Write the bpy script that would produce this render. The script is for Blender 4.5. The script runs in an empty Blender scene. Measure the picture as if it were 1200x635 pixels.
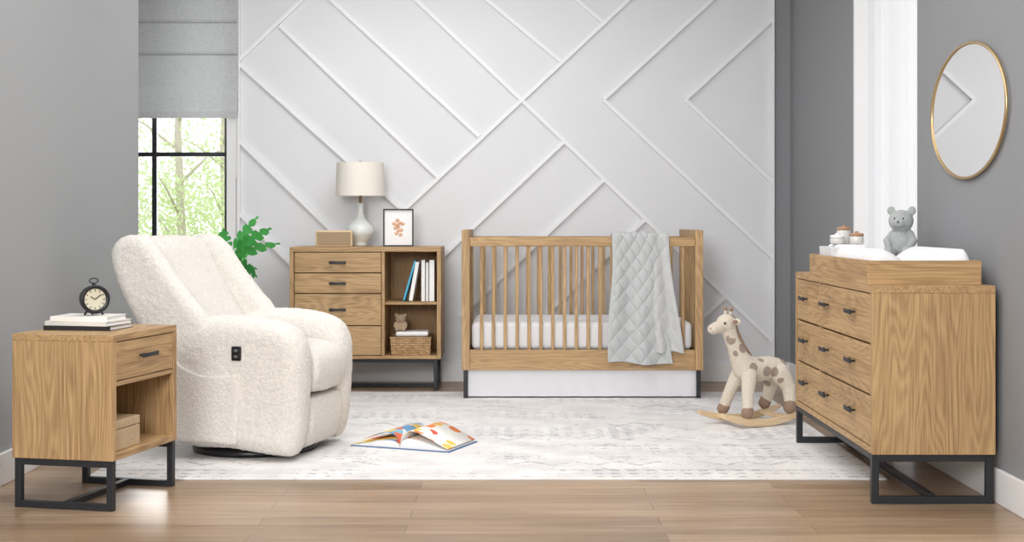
import bpy, bmesh, math, random
from mathutils import Vector, Matrix
random.seed(7)
scn = bpy.context.scene
COL = scn.collection
scn.view_settings.view_transform = 'Standard'
scn.view_settings.look = 'None'

# ------------------------------------------------------------------ materials
def lin(c):
    return tuple(((v/255)/12.92 if v/255 <= 0.04045 else ((v/255+0.055)/1.055)**2.4) for v in c) + (1.0,)

def newmat(name):
    m = bpy.data.materials.new(name); m.use_nodes = True
    nt = m.node_tree; b = nt.nodes['Principled BSDF']
    return m, nt, b

def N(nt, t, **kw):
    n = nt.nodes.new(t)
    for k, v in kw.items(): setattr(n, k, v)
    return n

def plain(name, rgb, rough=0.5, metal=0.0, bump=0.0, bscale=60, var=0.06, stretch=(1,1,1), emit=0):
    m, nt, b = newmat(name)
    c = lin(rgb)
    tc = N(nt, 'ShaderNodeTexCoord'); mp = N(nt, 'ShaderNodeMapping'); mp.inputs['Scale'].default_value = stretch
    nz = N(nt, 'ShaderNodeTexNoise'); nz.inputs['Scale'].default_value = bscale; nz.inputs['Detail'].default_value = 4
    nt.links.new(tc.outputs['Object'], mp.inputs[0]); nt.links.new(mp.outputs[0], nz.inputs['Vector'])
    r = N(nt, 'ShaderNodeValToRGB')
    r.color_ramp.elements[0].color = tuple(v*(1-var) for v in c[:3])+(1,)
    r.color_ramp.elements[1].color = tuple(min(1, v*(1+var)) for v in c[:3])+(1,)
    r.color_ramp.elements[0].position = .3; r.color_ramp.elements[1].position = .7
    nt.links.new(nz.outputs['Fac'], r.inputs[0]); nt.links.new(r.outputs[0], b.inputs['Base Color'])
    b.inputs['Roughness'].default_value = rough; b.inputs['Metallic'].default_value = metal
    if bump:
        bp = N(nt, 'ShaderNodeBump'); bp.inputs['Strength'].default_value = min(1, bump); bp.inputs['Distance'].default_value = .004
        nt.links.new(nz.outputs['Fac'], bp.inputs['Height']); nt.links.new(bp.outputs[0], b.inputs['Normal'])
    return m

def wood(name, axis, light=(194,160,114), dark=(142,109,72), rough=.5):
    m, nt, b = newmat(name)
    tc = N(nt, 'ShaderNodeTexCoord'); oi = N(nt, 'ShaderNodeObjectInfo')
    add = N(nt, 'ShaderNodeVectorMath', operation='ADD'); nt.links.new(tc.outputs['Object'], add.inputs[0]); nt.links.new(oi.outputs['Location'], add.inputs[1])
    def mapn(a, bb):
        mp = N(nt, 'ShaderNodeMapping'); s = [a, a, a]; s['xyz'.index(axis)] = bb
        mp.inputs['Scale'].default_value = s; nt.links.new(add.outputs[0], mp.inputs[0]); return mp
    def math_(op, a, v=None, c=None):
        n = N(nt, 'ShaderNodeMath', operation=op)
        if hasattr(a, 'links'): nt.links.new(a, n.inputs[0])
        else: n.inputs[0].default_value = a
        if v is not None:
            if hasattr(v, 'links'): nt.links.new(v, n.inputs[1])
            else: n.inputs[1].default_value = v
        return n.outputs[0]
    n1 = N(nt, 'ShaderNodeTexNoise'); n1.inputs['Scale'].default_value = 1; n1.inputs['Detail'].default_value = 2.5
    nt.links.new(mapn(5.5, .6).outputs[0], n1.inputs['Vector'])
    s = math_('SINE', math_('MULTIPLY', n1.outputs['Fac'], 190))
    s = math_('ADD', math_('MULTIPLY', s, .5), .5)
    n2 = N(nt, 'ShaderNodeTexNoise'); n2.inputs['Scale'].default_value = 1; n2.inputs['Detail'].default_value = 6; n2.inputs['Roughness'].default_value = .65
    nt.links.new(mapn(170, 3.5).outputs[0], n2.inputs['Vector'])
    n3 = N(nt, 'ShaderNodeTexNoise'); n3.inputs['Scale'].default_value = 1; n3.inputs['Detail'].default_value = 2
    nt.links.new(mapn(9, .8).outputs[0], n3.inputs['Vector'])
    f = math_('ADD', math_('MULTIPLY', s, .14), math_('MULTIPLY', n2.outputs['Fac'], 1.0))
    f = math_('ADD', f, math_('MULTIPLY', n3.outputs['Fac'], .3))
    r = N(nt, 'ShaderNodeValToRGB')
    r.color_ramp.elements[0].color = lin(dark); r.color_ramp.elements[0].position = .50
    r.color_ramp.elements[1].color = lin(light); r.color_ramp.elements[1].position = .87
    nt.links.new(f, r.inputs[0]); nt.links.new(r.outputs[0], b.inputs['Base Color'])
    b.inputs['Roughness'].default_value = rough
    bp = N(nt, 'ShaderNodeBump'); bp.inputs['Strength'].default_value = .15; bp.inputs['Distance'].default_value = .001
    nt.links.new(n2.outputs['Fac'], bp.inputs['Height']); nt.links.new(bp.outputs[0], b.inputs['Normal'])
    return m

WX, WY, WZ = wood('oak_x', 'x'), wood('oak_y', 'y'), wood('oak_z', 'z')
WIN = wood('oak_interior', 'z', (176,140,96), (146,110,72), .6)
WL = wood('pale_wood', 'x', (224,200,164), (204,176,138), .5)
WB = wood('pale_box_wood', 'x', (196,172,140), (174,146,110), .5)
METAL = plain('black_metal', (44,46,50), .45, .3, var=.03)
BLACK = plain('black_plastic', (22,22,24), .35, var=.03)
DARKGAP = plain('dark_gap', (70,48,28), .9)
WHITE = plain('white_paint', (232,232,232), .5, var=.01)
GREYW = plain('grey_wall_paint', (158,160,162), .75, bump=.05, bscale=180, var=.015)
GREYR = plain('grey_wall_baked_shade', (138,140,143), .75, bump=.05, bscale=180, var=.015)  # same grey paint, right side's dimmer light put into the colour
PANEL = plain('panelled_wall_paint', (222,223,226), .6, bump=.25, bscale=260, var=.03)
MOULD = plain('moulding_paint', (234,235,237), .5, var=.01)
CEIL = plain('ceiling_paint', (235,235,235), .8, var=.01)
CLOTH = plain('white_cloth', (232,232,234), .85, bump=.3, bscale=250, var=.03)
BRASS = plain('brass', (196,170,126), .35, .9, var=.02)
BROWN = plain('brown_plush', (150,124,106), .95, bump=.6, bscale=300, var=.15)
CERAM = plain('ceramic_glaze', (222,226,222), .15, var=.03, bscale=12)

def boucle(name, rgb, scale=95, crev=.72, bump=.7):
    m, nt, b = newmat(name)
    tc = N(nt, 'ShaderNodeTexCoord')
    v = N(nt, 'ShaderNodeTexVoronoi'); v.inputs['Scale'].default_value = scale
    nz = N(nt, 'ShaderNodeTexNoise'); nz.inputs['Scale'].default_value = scale*.7; nz.inputs['Detail'].default_value = 5
    mx = N(nt, 'ShaderNodeVectorMath', operation='MULTIPLY_ADD')
    nt.links.new(nz.outputs['Color'], mx.inputs[0]); mx.inputs[1].default_value = (.02,.02,.02)
    nt.links.new(tc.outputs['Object'], mx.inputs[2]); nt.links.new(tc.outputs['Object'], nz.inputs['Vector'])
    nt.links.new(mx.outputs[0], v.inputs['Vector'])
    ma = N(nt, 'ShaderNodeMath', operation='SUBTRACT'); nt.links.new(nz.outputs['Fac'], ma.inputs[0]); 
    m2 = N(nt, 'ShaderNodeMath', operation='MULTIPLY'); nt.links.new(v.outputs['Distance'], m2.inputs[0]); m2.inputs[1].default_value = .6
    nt.links.new(m2.outputs[0], ma.inputs[1])
    r = N(nt, 'ShaderNodeValToRGB'); c = lin(rgb)
    r.color_ramp.elements[0].color = tuple(x*crev for x in c[:3])+(1,); r.color_ramp.elements[0].position = .0
    r.color_ramp.elements[1].color = c; r.color_ramp.elements[1].position = .35
    nt.links.new(ma.outputs[0], r.inputs[0]); nt.links.new(r.outputs[0], b.inputs['Base Color'])
    b.inputs['Roughness'].default_value = 1; b.inputs['Sheen Weight'].default_value = .1
    bp = N(nt, 'ShaderNodeBump'); bp.inputs['Strength'].default_value = bump; bp.inputs['Distance'].default_value = .005
    nt.links.new(ma.outputs[0], bp.inputs['Height']); nt.links.new(bp.outputs[0], b.inputs['Normal'])
    return m
BOUC = boucle('cream_boucle', (229,224,217), 120, .88, .6)
PLUSHG = boucle('grey_plush', (186,190,189), 260, .78)
PLUSHC = boucle('cream_plush', (236,224,206), 260, .8)

def floormat():
    m, nt, b = newmat('oak_floor_planks')
    tc = N(nt, 'ShaderNodeTexCoord')
    br = N(nt, 'ShaderNodeTexBrick'); br.offset = .37; br.squash = 1
    br.inputs['Scale'].default_value = 1; br.inputs['Brick Width'].default_value = 1.35; br.inputs['Row Height'].default_value = .125
    br.inputs['Mortar Size'].default_value = .0014; br.inputs['Mortar Smooth'].default_value = .3
    br.inputs['Color1'].default_value = lin((182,157,131)); br.inputs['Color2'].default_value = lin((152,127,102)); br.inputs['Mortar'].default_value = lin((112,90,70))
    nt.links.new(tc.outputs['Object'], br.inputs['Vector'])
    mp = N(nt, 'ShaderNodeMapping'); mp.inputs['Scale'].default_value = (2.2, 60, 1); nt.links.new(tc.outputs['Object'], mp.inputs[0])
    nz = N(nt, 'ShaderNodeTexNoise'); nz.inputs['Scale'].default_value = 1; nz.inputs['Detail'].default_value = 7; nz.inputs['Distortion'].default_value = .5
    nt.links.new(mp.outputs[0], nz.inputs['Vector'])
    mp2 = N(nt, 'ShaderNodeMapping'); mp2.inputs['Scale'].default_value = (.8, 6, 1); nt.links.new(tc.outputs['Object'], mp2.inputs[0])
    nz2 = N(nt, 'ShaderNodeTexNoise'); nz2.inputs['Scale'].default_value = 1; nz2.inputs['Detail'].default_value = 3
    nt.links.new(mp2.outputs[0], nz2.inputs['Vector'])
    a = N(nt, 'ShaderNodeMath', operation='ADD'); nt.links.new(nz.outputs['Fac'], a.inputs[0]); nt.links.new(nz2.outputs['Fac'], a.inputs[1])
    r = N(nt, 'ShaderNodeValToRGB'); r.color_ramp.elements[0].color = (.60,.57,.54,1); r.color_ramp.elements[1].color = (1.12,1.1,1.08,1)
    r.color_ramp.elements[0].position = .36; r.color_ramp.elements[1].position = .64
    h = N(nt, 'ShaderNodeMath', operation='MULTIPLY'); nt.links.new(a.outputs[0], h.inputs[0]); h.inputs[1].default_value = .5
    nt.links.new(h.outputs[0], r.inputs[0])
    mx = N(nt, 'ShaderNodeMix', data_type='RGBA', blend_type='MULTIPLY'); mx.inputs[0].default_value = 1
    nt.links.new(br.outputs['Color'], mx.inputs[6]); nt.links.new(r.outputs[0], mx.inputs[7])
    nt.links.new(mx.outputs[2], b.inputs['Base Color']); b.inputs['Roughness'].default_value = .32
    return m

def rugmat():
    m, nt, b = newmat('distressed_rug')
    tc = N(nt, 'ShaderNodeTexCoord'); sx = N(nt, 'ShaderNodeSeparateXYZ'); nt.links.new(tc.outputs['Object'], sx.inputs[0])
    def M(op, a, v=None, w=None):
        n = N(nt, 'ShaderNodeMath', operation=op)
        for i, q in enumerate((a, v, w)):
            if q is None: continue
            if hasattr(q, 'links'): nt.links.new(q, n.inputs[i])
            else: n.inputs[i].default_value = q
        return n.outputs[0]
    X, Y = sx.outputs[0], sx.outputs[1]
    tri = M('PINGPONG', X, .09)
    zz = M('ABSOLUTE', M('SUBTRACT', M('FRACT', M('MULTIPLY', M('ADD', Y, tri), 4.6)), .5))
    line1 = M('LESS_THAN', zz, .07)
    dash = M('MULTIPLY', M('LESS_THAN', M('FRACT', M('MULTIPLY', Y, 15)), .4), M('LESS_THAN', M('FRACT', M('MULTIPLY', X, 14)), .55))
    bsel = M('LESS_THAN', M('FRACT', M('MULTIPLY', Y, 1.7)), .4)
    pat = M('ADD', M('MULTIPLY', line1, bsel), M('MULTIPLY', dash, M('SUBTRACT', 1, bsel)))
    hl = M('LESS_THAN', M('FRACT', M('MULTIPLY', Y, 3.4)), .05)
    pat = M('MAXIMUM', pat, hl)
    nz = N(nt, 'ShaderNodeTexNoise'); nz.inputs['Scale'].default_value = 30; nz.inputs['Detail'].default_value = 8; nz.inputs['Roughness'].default_value = .8
    mp = N(nt, 'ShaderNodeMapping'); mp.inputs['Scale'].default_value = (1, 1.2, 1); nt.links.new(tc.outputs['Object'], mp.inputs[0]); nt.links.new(mp.outputs[0], nz.inputs['Vector'])
    nb = N(nt, 'ShaderNodeTexNoise'); nb.inputs['Scale'].default_value = 2.2; nb.inputs['Detail'].default_value = 3; nt.links.new(tc.outputs['Object'], nb.inputs['Vector'])
    thr = M('GREATER_THAN', M('ADD', nz.outputs['Fac'], M('MULTIPLY', nb.outputs['Fac'], .6)), .83)
    pat = M('MULTIPLY', pat, thr)
    sp = M('MULTIPLY', M('GREATER_THAN', M('ADD', nz.outputs['Fac'], M('MULTIPLY', nb.outputs['Fac'], .35)), .775), .6)
    pat = M('MAXIMUM', pat, sp)
    n3 = N(nt, 'ShaderNodeTexNoise'); n3.inputs['Scale'].default_value = 5; n3.inputs['Detail'].default_value = 5; nt.links.new(mp.outputs[0], n3.inputs['Vector'])
    base = N(nt, 'ShaderNodeValToRGB'); base.color_ramp.elements[0].color = lin((216,213,212)); base.color_ramp.elements[1].color = lin((234,232,230))
    base.color_ramp.elements[0].position = .35; base.color_ramp.elements[1].position = .65
    nt.links.new(n3.outputs['Fac'], base.inputs[0])
    mx = N(nt, 'ShaderNodeMix', data_type='RGBA'); nt.links.new(M('MULTIPLY', pat, .55), mx.inputs[0])
    nt.links.new(base.outputs[0], mx.inputs[6]); mx.inputs[7].default_value = lin((132,132,138))
    nt.links.new(mx.outputs[2], b.inputs['Base Color']); b.inputs['Roughness'].default_value = 1
    bp = N(nt, 'ShaderNodeBump'); bp.inputs['Strength'].default_value = .2; bp.inputs['Distance'].default_value = .002
    nt.links.new(nz.outputs['Fac'], bp.inputs['Height']); nt.links.new(bp.outputs[0], b.inputs['Normal'])
    return m

def translucent(name, rgb, tr=.5, rough=.9, stretch=(1,1,1), scale=100, var=.08):
    m = plain(name, rgb, rough, var=var, bscale=scale, stretch=stretch, bump=.2)
    nt = m.node_tree; b = nt.nodes['Principled BSDF']; out = nt.nodes['Material Output']
    t = N(nt, 'ShaderNodeBsdfTranslucent'); t.inputs[0].default_value = lin(rgb)
    mx = N(nt, 'ShaderNodeMixShader'); mx.inputs[0].default_value = tr
    nt.links.new(b.outputs[0], mx.inputs[1]); nt.links.new(t.outputs[0], mx.inputs[2]); nt.links.new(mx.outputs[0], out.inputs[0])
    return m
SHADE = translucent('roman_shade_linen', (206,208,210), .25, stretch=(1,1,9), scale=60, var=.22)
CURT = translucent('sheer_curtain', (232,232,234), .5, var=.01)
LAMPSH = translucent('lamp_shade_linen', (244,238,228), .1, var=.03)
LEAF = translucent('leaf_green', (78,168,84), .3, rough=.4, scale=20, var=.2)
TREELEAF = translucent('garden_leaf', (202,216,170), .5, scale=4, var=.25)

# ------------------------------------------------------------------ geometry helpers
def empty(name, loc=(0,0,0), rz=0):
    e = bpy.data.objects.new(name, None); COL.objects.link(e); e.location = loc; e.rotation_euler = (0,0,math.radians(rz)); e.empty_display_size = .1
    return e
def mobj(name, verts, faces, mat, parent=None, loc=(0,0,0), smooth=False, rot=None):
    me = bpy.data.meshes.new(name); me.from_pydata([tuple(v) for v in verts], [], faces); me.update()
    bm = bmesh.new(); bm.from_mesh(me); bmesh.ops.recalc_face_normals(bm, faces=bm.faces); bm.to_mesh(me); bm.free()
    if smooth:
        for p in me.polygons: p.use_smooth = True
    o = bpy.data.objects.new(name, me); COL.objects.link(o); o.location = loc
    if rot: o.rotation_euler = rot
    if mat: me.materials.append(mat)
    if parent: o.parent = parent
    return o
def box(name, x0, x1, y0, y1, z0, z1, mat, parent=None, bev=.002, rot=None, seg=2):
    c = ((x0+x1)/2, (y0+y1)/2, (z0+z1)/2); a, b_, d = abs(x1-x0)/2, abs(y1-y0)/2, abs(z1-z0)/2
    v = [(sx*a, sy*b_, sz*d) for sx in (-1,1) for sy in (-1,1) for sz in (-1,1)]
    f = [(0,1,3,2),(4,6,7,5),(0,4,5,1),(2,3,7,6),(0,2,6,4),(1,5,7,3)]
    o = mobj(name, v, f, mat, parent, c, rot=rot)
    if bev:
        m = o.modifiers.new('bev', 'BEVEL'); m.width = bev; m.segments = seg; m.limit_method = 'ANGLE'
    return o
def lathe(name, prof, mat, parent=None, loc=(0,0,0), seg=48, smooth=True, rot=None):
    v = []; f = []; n = len(prof)
    for i in range(seg):
        a = 2*math.pi*i/seg
        for r, z in prof: v.append((r*math.cos(a), r*math.sin(a), z))
    for i in range(seg):
        j = (i+1) % seg
        for k in range(n-1): f.append((i*n+k, j*n+k, j*n+k+1, i*n+k+1))
    o = mobj(name, v, f, mat, parent, loc, smooth, rot)
    bm = bmesh.new(); bm.from_mesh(o.data); bmesh.ops.remove_doubles(bm, verts=bm.verts, dist=1e-5); bmesh.ops.recalc_face_normals(bm, faces=bm.faces); bm.to_mesh(o.data); bm.free()
    return o
def tube(name, pts, r, mat, parent=None, closed=False, seg=10, loc=(0,0,0), radii=None):
    pts = [Vector(p) for p in pts]; n = len(pts); v = []; f = []
    up = Vector((0,0,1))
    prev = None
    for i, p in enumerate(pts):
        if closed: t = pts[(i+1) % n]-pts[i-1]
        else: t = pts[min(i+1, n-1)]-pts[max(i-1, 0)]
        t.normalize()
        if prev is None:
            a = t.cross(up)
            if a.length < .1: a = t.cross(Vector((1,0,0)))
        else: a = prev-t*prev.dot(t)
        a.normalize(); prev = a; b_ = t.cross(a)
        rr = radii[i] if radii else r
        for k in range(seg):
            an = 2*math.pi*k/seg
            v.append(p+a*math.cos(an)*rr+b_*math.sin(an)*rr)
    m = n if closed else n-1
    for i in range(m):
        j = (i+1) % n
        for k in range(seg):
            l = (k+1) % seg
            f.append((i*seg+k, i*seg+l, j*seg+l, j*seg+k))
    if not closed:
        f.append(tuple(range(seg))); f.append(tuple((n-1)*seg+k for k in range(seg)))
    return mobj(name, v, f, mat, parent, loc, True)
def catmull(pts, sub=8):
    out = []; n = len(pts)
    for i in range(n):
        p0, p1, p2, p3 = [Vector(pts[(i+k-1) % n]) for k in range(4)]
        for s in range(sub):
            t = s/sub
            out.append(.5*((2*p1)+(-p0+p2)*t+(2*p0-5*p1+4*p2-p3)*t*t+(-p0+3*p1-3*p2+p3)*t**3))
    return out
def soften(o, voxel=.011, disp=.004, tsize=.02, smooth=4):
    r = o.modifiers.new('rm', 'REMESH'); r.mode = 'VOXEL'; r.voxel_size = voxel; r.use_smooth_shade = True
    if smooth:
        s = o.modifiers.new('sm', 'SMOOTH'); s.iterations = smooth; s.factor = .5
    if disp:
        t = bpy.data.textures.get('fz%g' % tsize) or bpy.data.textures.new('fz%g' % tsize, 'CLOUDS'); t.noise_scale = tsize
        d = o.modifiers.new('dp', 'DISPLACE'); d.texture = t; d.strength = disp; d.mid_level = .5; d.texture_coords = 'LOCAL'
def prof(name, pts, y0, y1, R, mat, parent=None, sub=8, soft=None, bulge=0):
    """solid from a smooth closed x-z outline, extruded in y with rounded rims"""
    P = catmull([(a, b) for a, b in pts], sub); n = len(P)
    area = sum(P[i].x*P[(i+1) % n].y-P[(i+1) % n].x*P[i].y for i in range(n))
    sg = 1 if area > 0 else -1
    nor = []
    for i in range(n):
        t = P[(i+1) % n]-P[i-1]; nn = Vector((t.y, -t.x))*sg
        nor.append(nn.normalized())
    K = 7
    layers = [(y0+R*(1-math.sin(math.pi/2*k/K)), R*(1-math.cos(math.pi/2*k/K))) for k in range(K, -1, -1)]
    L2 = [(y1-(y-y0), ins) for y, ins in layers][::-1]
    mid = []
    a, b_ = layers[-1][0], L2[0][0]
    for k in range(1, 8):
        t = k/8; mid.append((a+(b_-a)*t, -bulge*math.sin(math.pi*t)))
    layers = layers+mid+L2
    v = []; f = []
    for y, ins in layers:
        for i in range(n):
            q = P[i]-nor[i]*ins; v.append((q.x, y, q.y))
    m = len(layers)
    for j in range(m-1):
        for i in range(n):
            k = (i+1) % n
            f.append((j*n+i, j*n+k, (j+1)*n+k, (j+1)*n+i))
    f.append(tuple(range(n))); f.append(tuple((m-1)*n+i for i in range(n)))
    o = mobj(name, v, f, mat, parent, smooth=True)
    if soft: soften(o, *soft)
    return o
def ellipsoids(name, items, mat, parent=None, voxel=.006, disp=.0, smooth=3, loc=(0,0,0), tsize=.02):
    bm = bmesh.new()
    for it in items:
        c, r = it[0], it[1]
        if not hasattr(r, '__len__'): r = (r, r, r)
        M = Matrix.Translation(c)
        if len(it) > 2:
            M = M @ Matrix.Rotation(math.radians(it[2][1]), 4, it[2][0])
        M = M @ Matrix.Diagonal((r[0], r[1], r[2], 1))
        bmesh.ops.create_icosphere(bm, subdivisions=3, radius=1, matrix=M)
    me = bpy.data.meshes.new(name); bm.to_mesh(me); bm.free()
    o = bpy.data.objects.new(name, me); COL.objects.link(o); me.materials.append(mat); o.location = loc
    for p in me.polygons: p.use_smooth = True
    if parent: o.parent = parent
    if voxel: soften(o, voxel, disp, tsize, smooth)
    return o
def chain(nodes, step=.012):
    out = []
    for (p, r), (q, s) in zip(nodes[:-1], nodes[1:]):
        p, q = Vector(p), Vector(q); k = max(2, int((q-p).length/step))
        for i in range(k+1):
            t = i/k; out.append((tuple(p.lerp(q, t)), r+(s-r)*t))
    return out
def ball(name, c, r, mat, parent=None):
    return ellipsoids(name, [(c, r)], mat, parent, voxel=None)

def empty_child(name, parent):
    e = empty(name); e.parent = parent; return e
def handle(name, parent, c, along, out, L=.10):
    c, a, o_ = Vector(c), Vector(along), Vector(out)
    g = empty_child(name, parent)
    for s, nm in ((-1, 'post_a'), (1, 'post_b')):
        tube(nm, [c+a*s*L*.36-o_*.002, c+a*s*L*.36+o_*.02], .0045, METAL, g)
    up = Vector((0,0,1))
    v = []; n = 9
    for i in range(n):
        t = -1+2*i/(n-1); h = .0075+.002*abs(t); d = .020-.004*t*t
        for du, dv in ((-1,0),(-1,1),(1,1),(1,0)):
            v.append(c+a*t*L/2+up*du*h*.9+o_*(d+dv*.008))
    f = []
    for i in range(n-1):
        for k in range(4):
            l = (k+1) % 4; f.append((i*4+k, i*4+l, (i+1)*4+l, (i+1)*4+k))
    f.append((0,1,2,3)); f.append(tuple((n-1)*4+k for k in range(4)))
    b = mobj('bar', v, f, METAL, g)
    m = b.modifiers.new('b', 'BEVEL'); m.width = .002; m.segments = 2

# ------------------------------------------------------------------ room shell
H = 2.75; YB = 8.63; XR = 1.76; XL = -1.97
box('floor', -2.9, 2.2, -1.2, YB+.2, -.1, 0, floormat(), bev=0)
box('ceiling', -2.9, 2.2, -1.2, YB+.2, H, H+.1, CEIL, bev=0)
box('wall_left', -2.9, XL, -1.2, 7.2, 0, H, GREYW, bev=0)
box('wall_alcove', -2.9, -2.8, 7.2, YB, 0, H, GREYW, bev=0)
wx0, wx1, wz0, wz1 = -2.46, -1.80, .55, 2.5
wb = empty('wall_back')
box('pier_left', -2.9, wx0, YB, YB+.2, 0, H, GREYW, wb, bev=0)
box('below_window', wx0, wx1, YB, YB+.2, 0, wz0, PANEL, wb, bev=0)
box('above_window', wx0, wx1, YB, YB+.2, wz1, H, PANEL, wb, bev=0)
box('panelled_section', wx1, 1.65, YB, YB+.2, 0, H, PANEL, wb, bev=0)
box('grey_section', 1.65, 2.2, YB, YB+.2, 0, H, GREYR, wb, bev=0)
wr = empty('wall_right')
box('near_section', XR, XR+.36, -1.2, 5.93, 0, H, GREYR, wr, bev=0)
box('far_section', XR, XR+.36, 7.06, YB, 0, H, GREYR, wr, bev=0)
tw = empty('trim_1')
S = YB/1600
kk = 0
def seg(p, q):
    global kk
    kk += 1
    x0, z0, x1, z1 = (p[0]-600)*S, 1.02-(p[1]-258)*S, (q[0]-600)*S, 1.02-(q[1]-258)*S
    L = math.hypot(x1-x0, z1-z0); a = math.atan2(z1-z0, x1-x0)
    cx, cz = (x0+x1)/2, (z0+z1)/2
    box('moulding', cx-L/2, cx+L/2, YB-.020-.0003*kk, YB, cz-.012, cz+.012, MOULD, tw, bev=0, rot=(0, -a, 0))
for p, q in [((474,246),(790,-50)), ((281,70),(400,-43)), ((328,30),(513,207)), ((388,0),(562,160)), ((340,-46),(388,0)),
             ((440,-45),(612,118)), ((612,118),(905,400)), ((515,-46),(657,72)), ((640,-30),(706,26)), ((660,167),(440,375)),
             ((707,211),(540,370)), ((757,256),(640,368)), ((852,345),(800,394)), ((707,117),(880,-42)), ((707,117),(905,302)),
             ((803,117),(905,23)), ((803,117),(905,214)), ((281,75),(474,248)), ((281,165),(420,300)), ((281,250),(400,366)), ((281,335),(340,392))]:
    seg(p, q)
box('moulding_right_edge', 1.637, 1.655, YB-.030, YB, 0, H, MOULD, tw, bev=.003)
box('moulding_left_edge', -1.735, -1.715, YB-.030, YB, 0, H, MOULD, tw, bev=.003)
box('baseboard_back', wx0-.3, XR-.001, YB-.031, YB, 0, .125, WHITE, bev=.005)
box('baseboard_right', XR-.016, XR, -1.2, 5.93, 0, .125, WHITE, bev=.004)
box('baseboard_right.001', XR-.016, XR, 7.06, YB-.033, 0, .125, WHITE, bev=.004)
box('baseboard_left', XL, XL+.016, -1.2, 7.2, 0, .125, WHITE, bev=.004)
w1 = empty('window_1')
box('casing_right', wx1, wx1+.06, YB-.02, YB+.02, wz0-.05, wz1+.05, WHITE, w1)
box('sill', wx0-.05, wx1+.06, YB-.05, YB+.04, wz0-.03, wz0, WHITE, w1)
for nm, a, b_ in (('frame_left', wx0, wx0+.03), ('mullion', -2.292, -2.262), ('frame_right', wx1-.03, wx1)):
    box(nm, a, b_, YB+.06, YB+.1, wz0, wz1, METAL, w1)
for nm, z in (('rail_bottom', wz0), ('rail_mid', 1.425), ('rail_low', .95-.3), ('rail_top', wz1-.03)):
    box(nm, wx0, wx1, YB+.062, YB+.098, z, z+.028, METAL, w1)
rs = empty('roman_shade')
pz = [(0,2.6),(0,2.42),(.004,2.28),(.022,2.262),(.003,2.255),(.003,2.08),(.022,2.062),(.003,2.055),(.004,1.86),(.012,1.84),(.03,1.80),(.034,1.70),(.026,1.66),(.012,1.66),(-.012,1.70),(-.012,2.6)]
def shade(name, x0, x1):
    v = []; f = []; n = len(pz); c = 24
    for i in range(c+1):
        x = x0+(x1-x0)*i/c
        for d, z in pz: v.append((x, 8.575-d, z))
    for i in range(c):
        for k in range(n):
            l = (k+1) % n; f.append((i*n+k, i*n+l, (i+1)*n+l, (i+1)*n+k))
    f.append(tuple(range(n))); f.append(tuple(c*n+k for k in range(n)))
    mobj(name, v, f, SHADE, rs)
shade('shade_fabric', -2.5, -1.722)
tube('pull_cord', [(-1.728,8.55,1.7),(-1.726,8.55,1.3),(-1.728,8.55,1.27)], .002, WHITE, rs)
box('headrail', -2.5, -1.722, 8.56, 8.60, 2.6, 2.66, WHITE, rs)
w2 = empty('window_2')
for nm, a, b_ in (('frame_near', 5.95, 5.99), ('frame_mid', 6.47, 6.51), ('frame_far', 7.0, 7.035)):
    box(nm, 2.04, 2.09, a, b_, 0, H, WHITE, w2)
box('jamb_far', 1.765, 2.12, 7.035, 7.06, 0, H, WHITE, w2)
box('jamb_near', 1.765, 2.12, 5.93, 5.95, 0, H, WHITE, w2)
cu = empty('sheer_curtain')
def curtain(name, y0, y1, x, waves, amp):
    v = []; f = []; n = 160; zs = [.015, 1.0, 1.9, 2.68]
    for i in range(n+1):
        t = i/n; y = y0+(y1-y0)*t
        for z in zs:
            v.append((x+amp*math.sin(t*waves*2*math.pi+.4*math.sin(z))+.008*math.sin(t*37), y, z))
    for i in range(n):
        for k in range(3): f.append((i*4+k, i*4+k+1, (i+1)*4+k+1, (i+1)*4+k))
    mobj(name, v, f, CURT, cu, smooth=True)
curtain('panel_far', 6.50, 7.02, 1.86, 5, .035)
curtain('panel_near', 5.97, 6.45, 1.89, 4, .035)
tube('rod', [(1.87,5.955,2.69),(1.87,7.03,2.69)], .01, WHITE, cu)

# outside
box('garden_ground', -14, 14, YB+.25, 30, -.3, -.2, plain('lawn', (190,208,156), 1, var=.2, bscale=3), bev=0)
def tree(name, x, y, n, R, zc):
    g = empty(name, (x, y, -.2))
    BK = plain('bark', (190,182,168), .9)
    tube('trunk', [(0,0,0),(.05,0,1),(0,.05,2),(.03,0,2.8)], .05, BK, g, radii=[.05,.04,.03,.015])
    for i in range(7):
        z = .7+.28*i; a = i*2.3
        tube('branch_%d' % i, [(.03,0,z),(.3*math.cos(a),.25*math.sin(a),z+.25),(.6*math.cos(a),.5*math.sin(a),z+.38)], .01, BK, g, radii=[.016,.01,.004])
    v = []; f = []
    for i in range(n):
        c = Vector((random.gauss(0,R*.55), random.gauss(0,R*.4), zc+random.gauss(0,R*.55)))
        a = Vector((random.uniform(-1,1), random.uniform(-1,1), random.uniform(-1,1))).normalized(); b_ = a.orthogonal().normalized()
        s = random.uniform(.015,.034); k = len(v)
        v += [c-a*s, c+b_*s*.5, c+a*s, c-b_*s*.5]; f.append((k,k+1,k+2,k+3))
    mobj('foliage', v, f, TREELEAF, g)
tree('garden_tree', -2.95, 12.0, 3200, .75, 1.1)
tree('garden_tree', -3.3, 15.5, 7000, 1.3, 1.2)

box('rug', -1.68, 1.47, 5.35, 8.06, .0005, .009, rugmat(), bev=.003)
RZ = .0095

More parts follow.
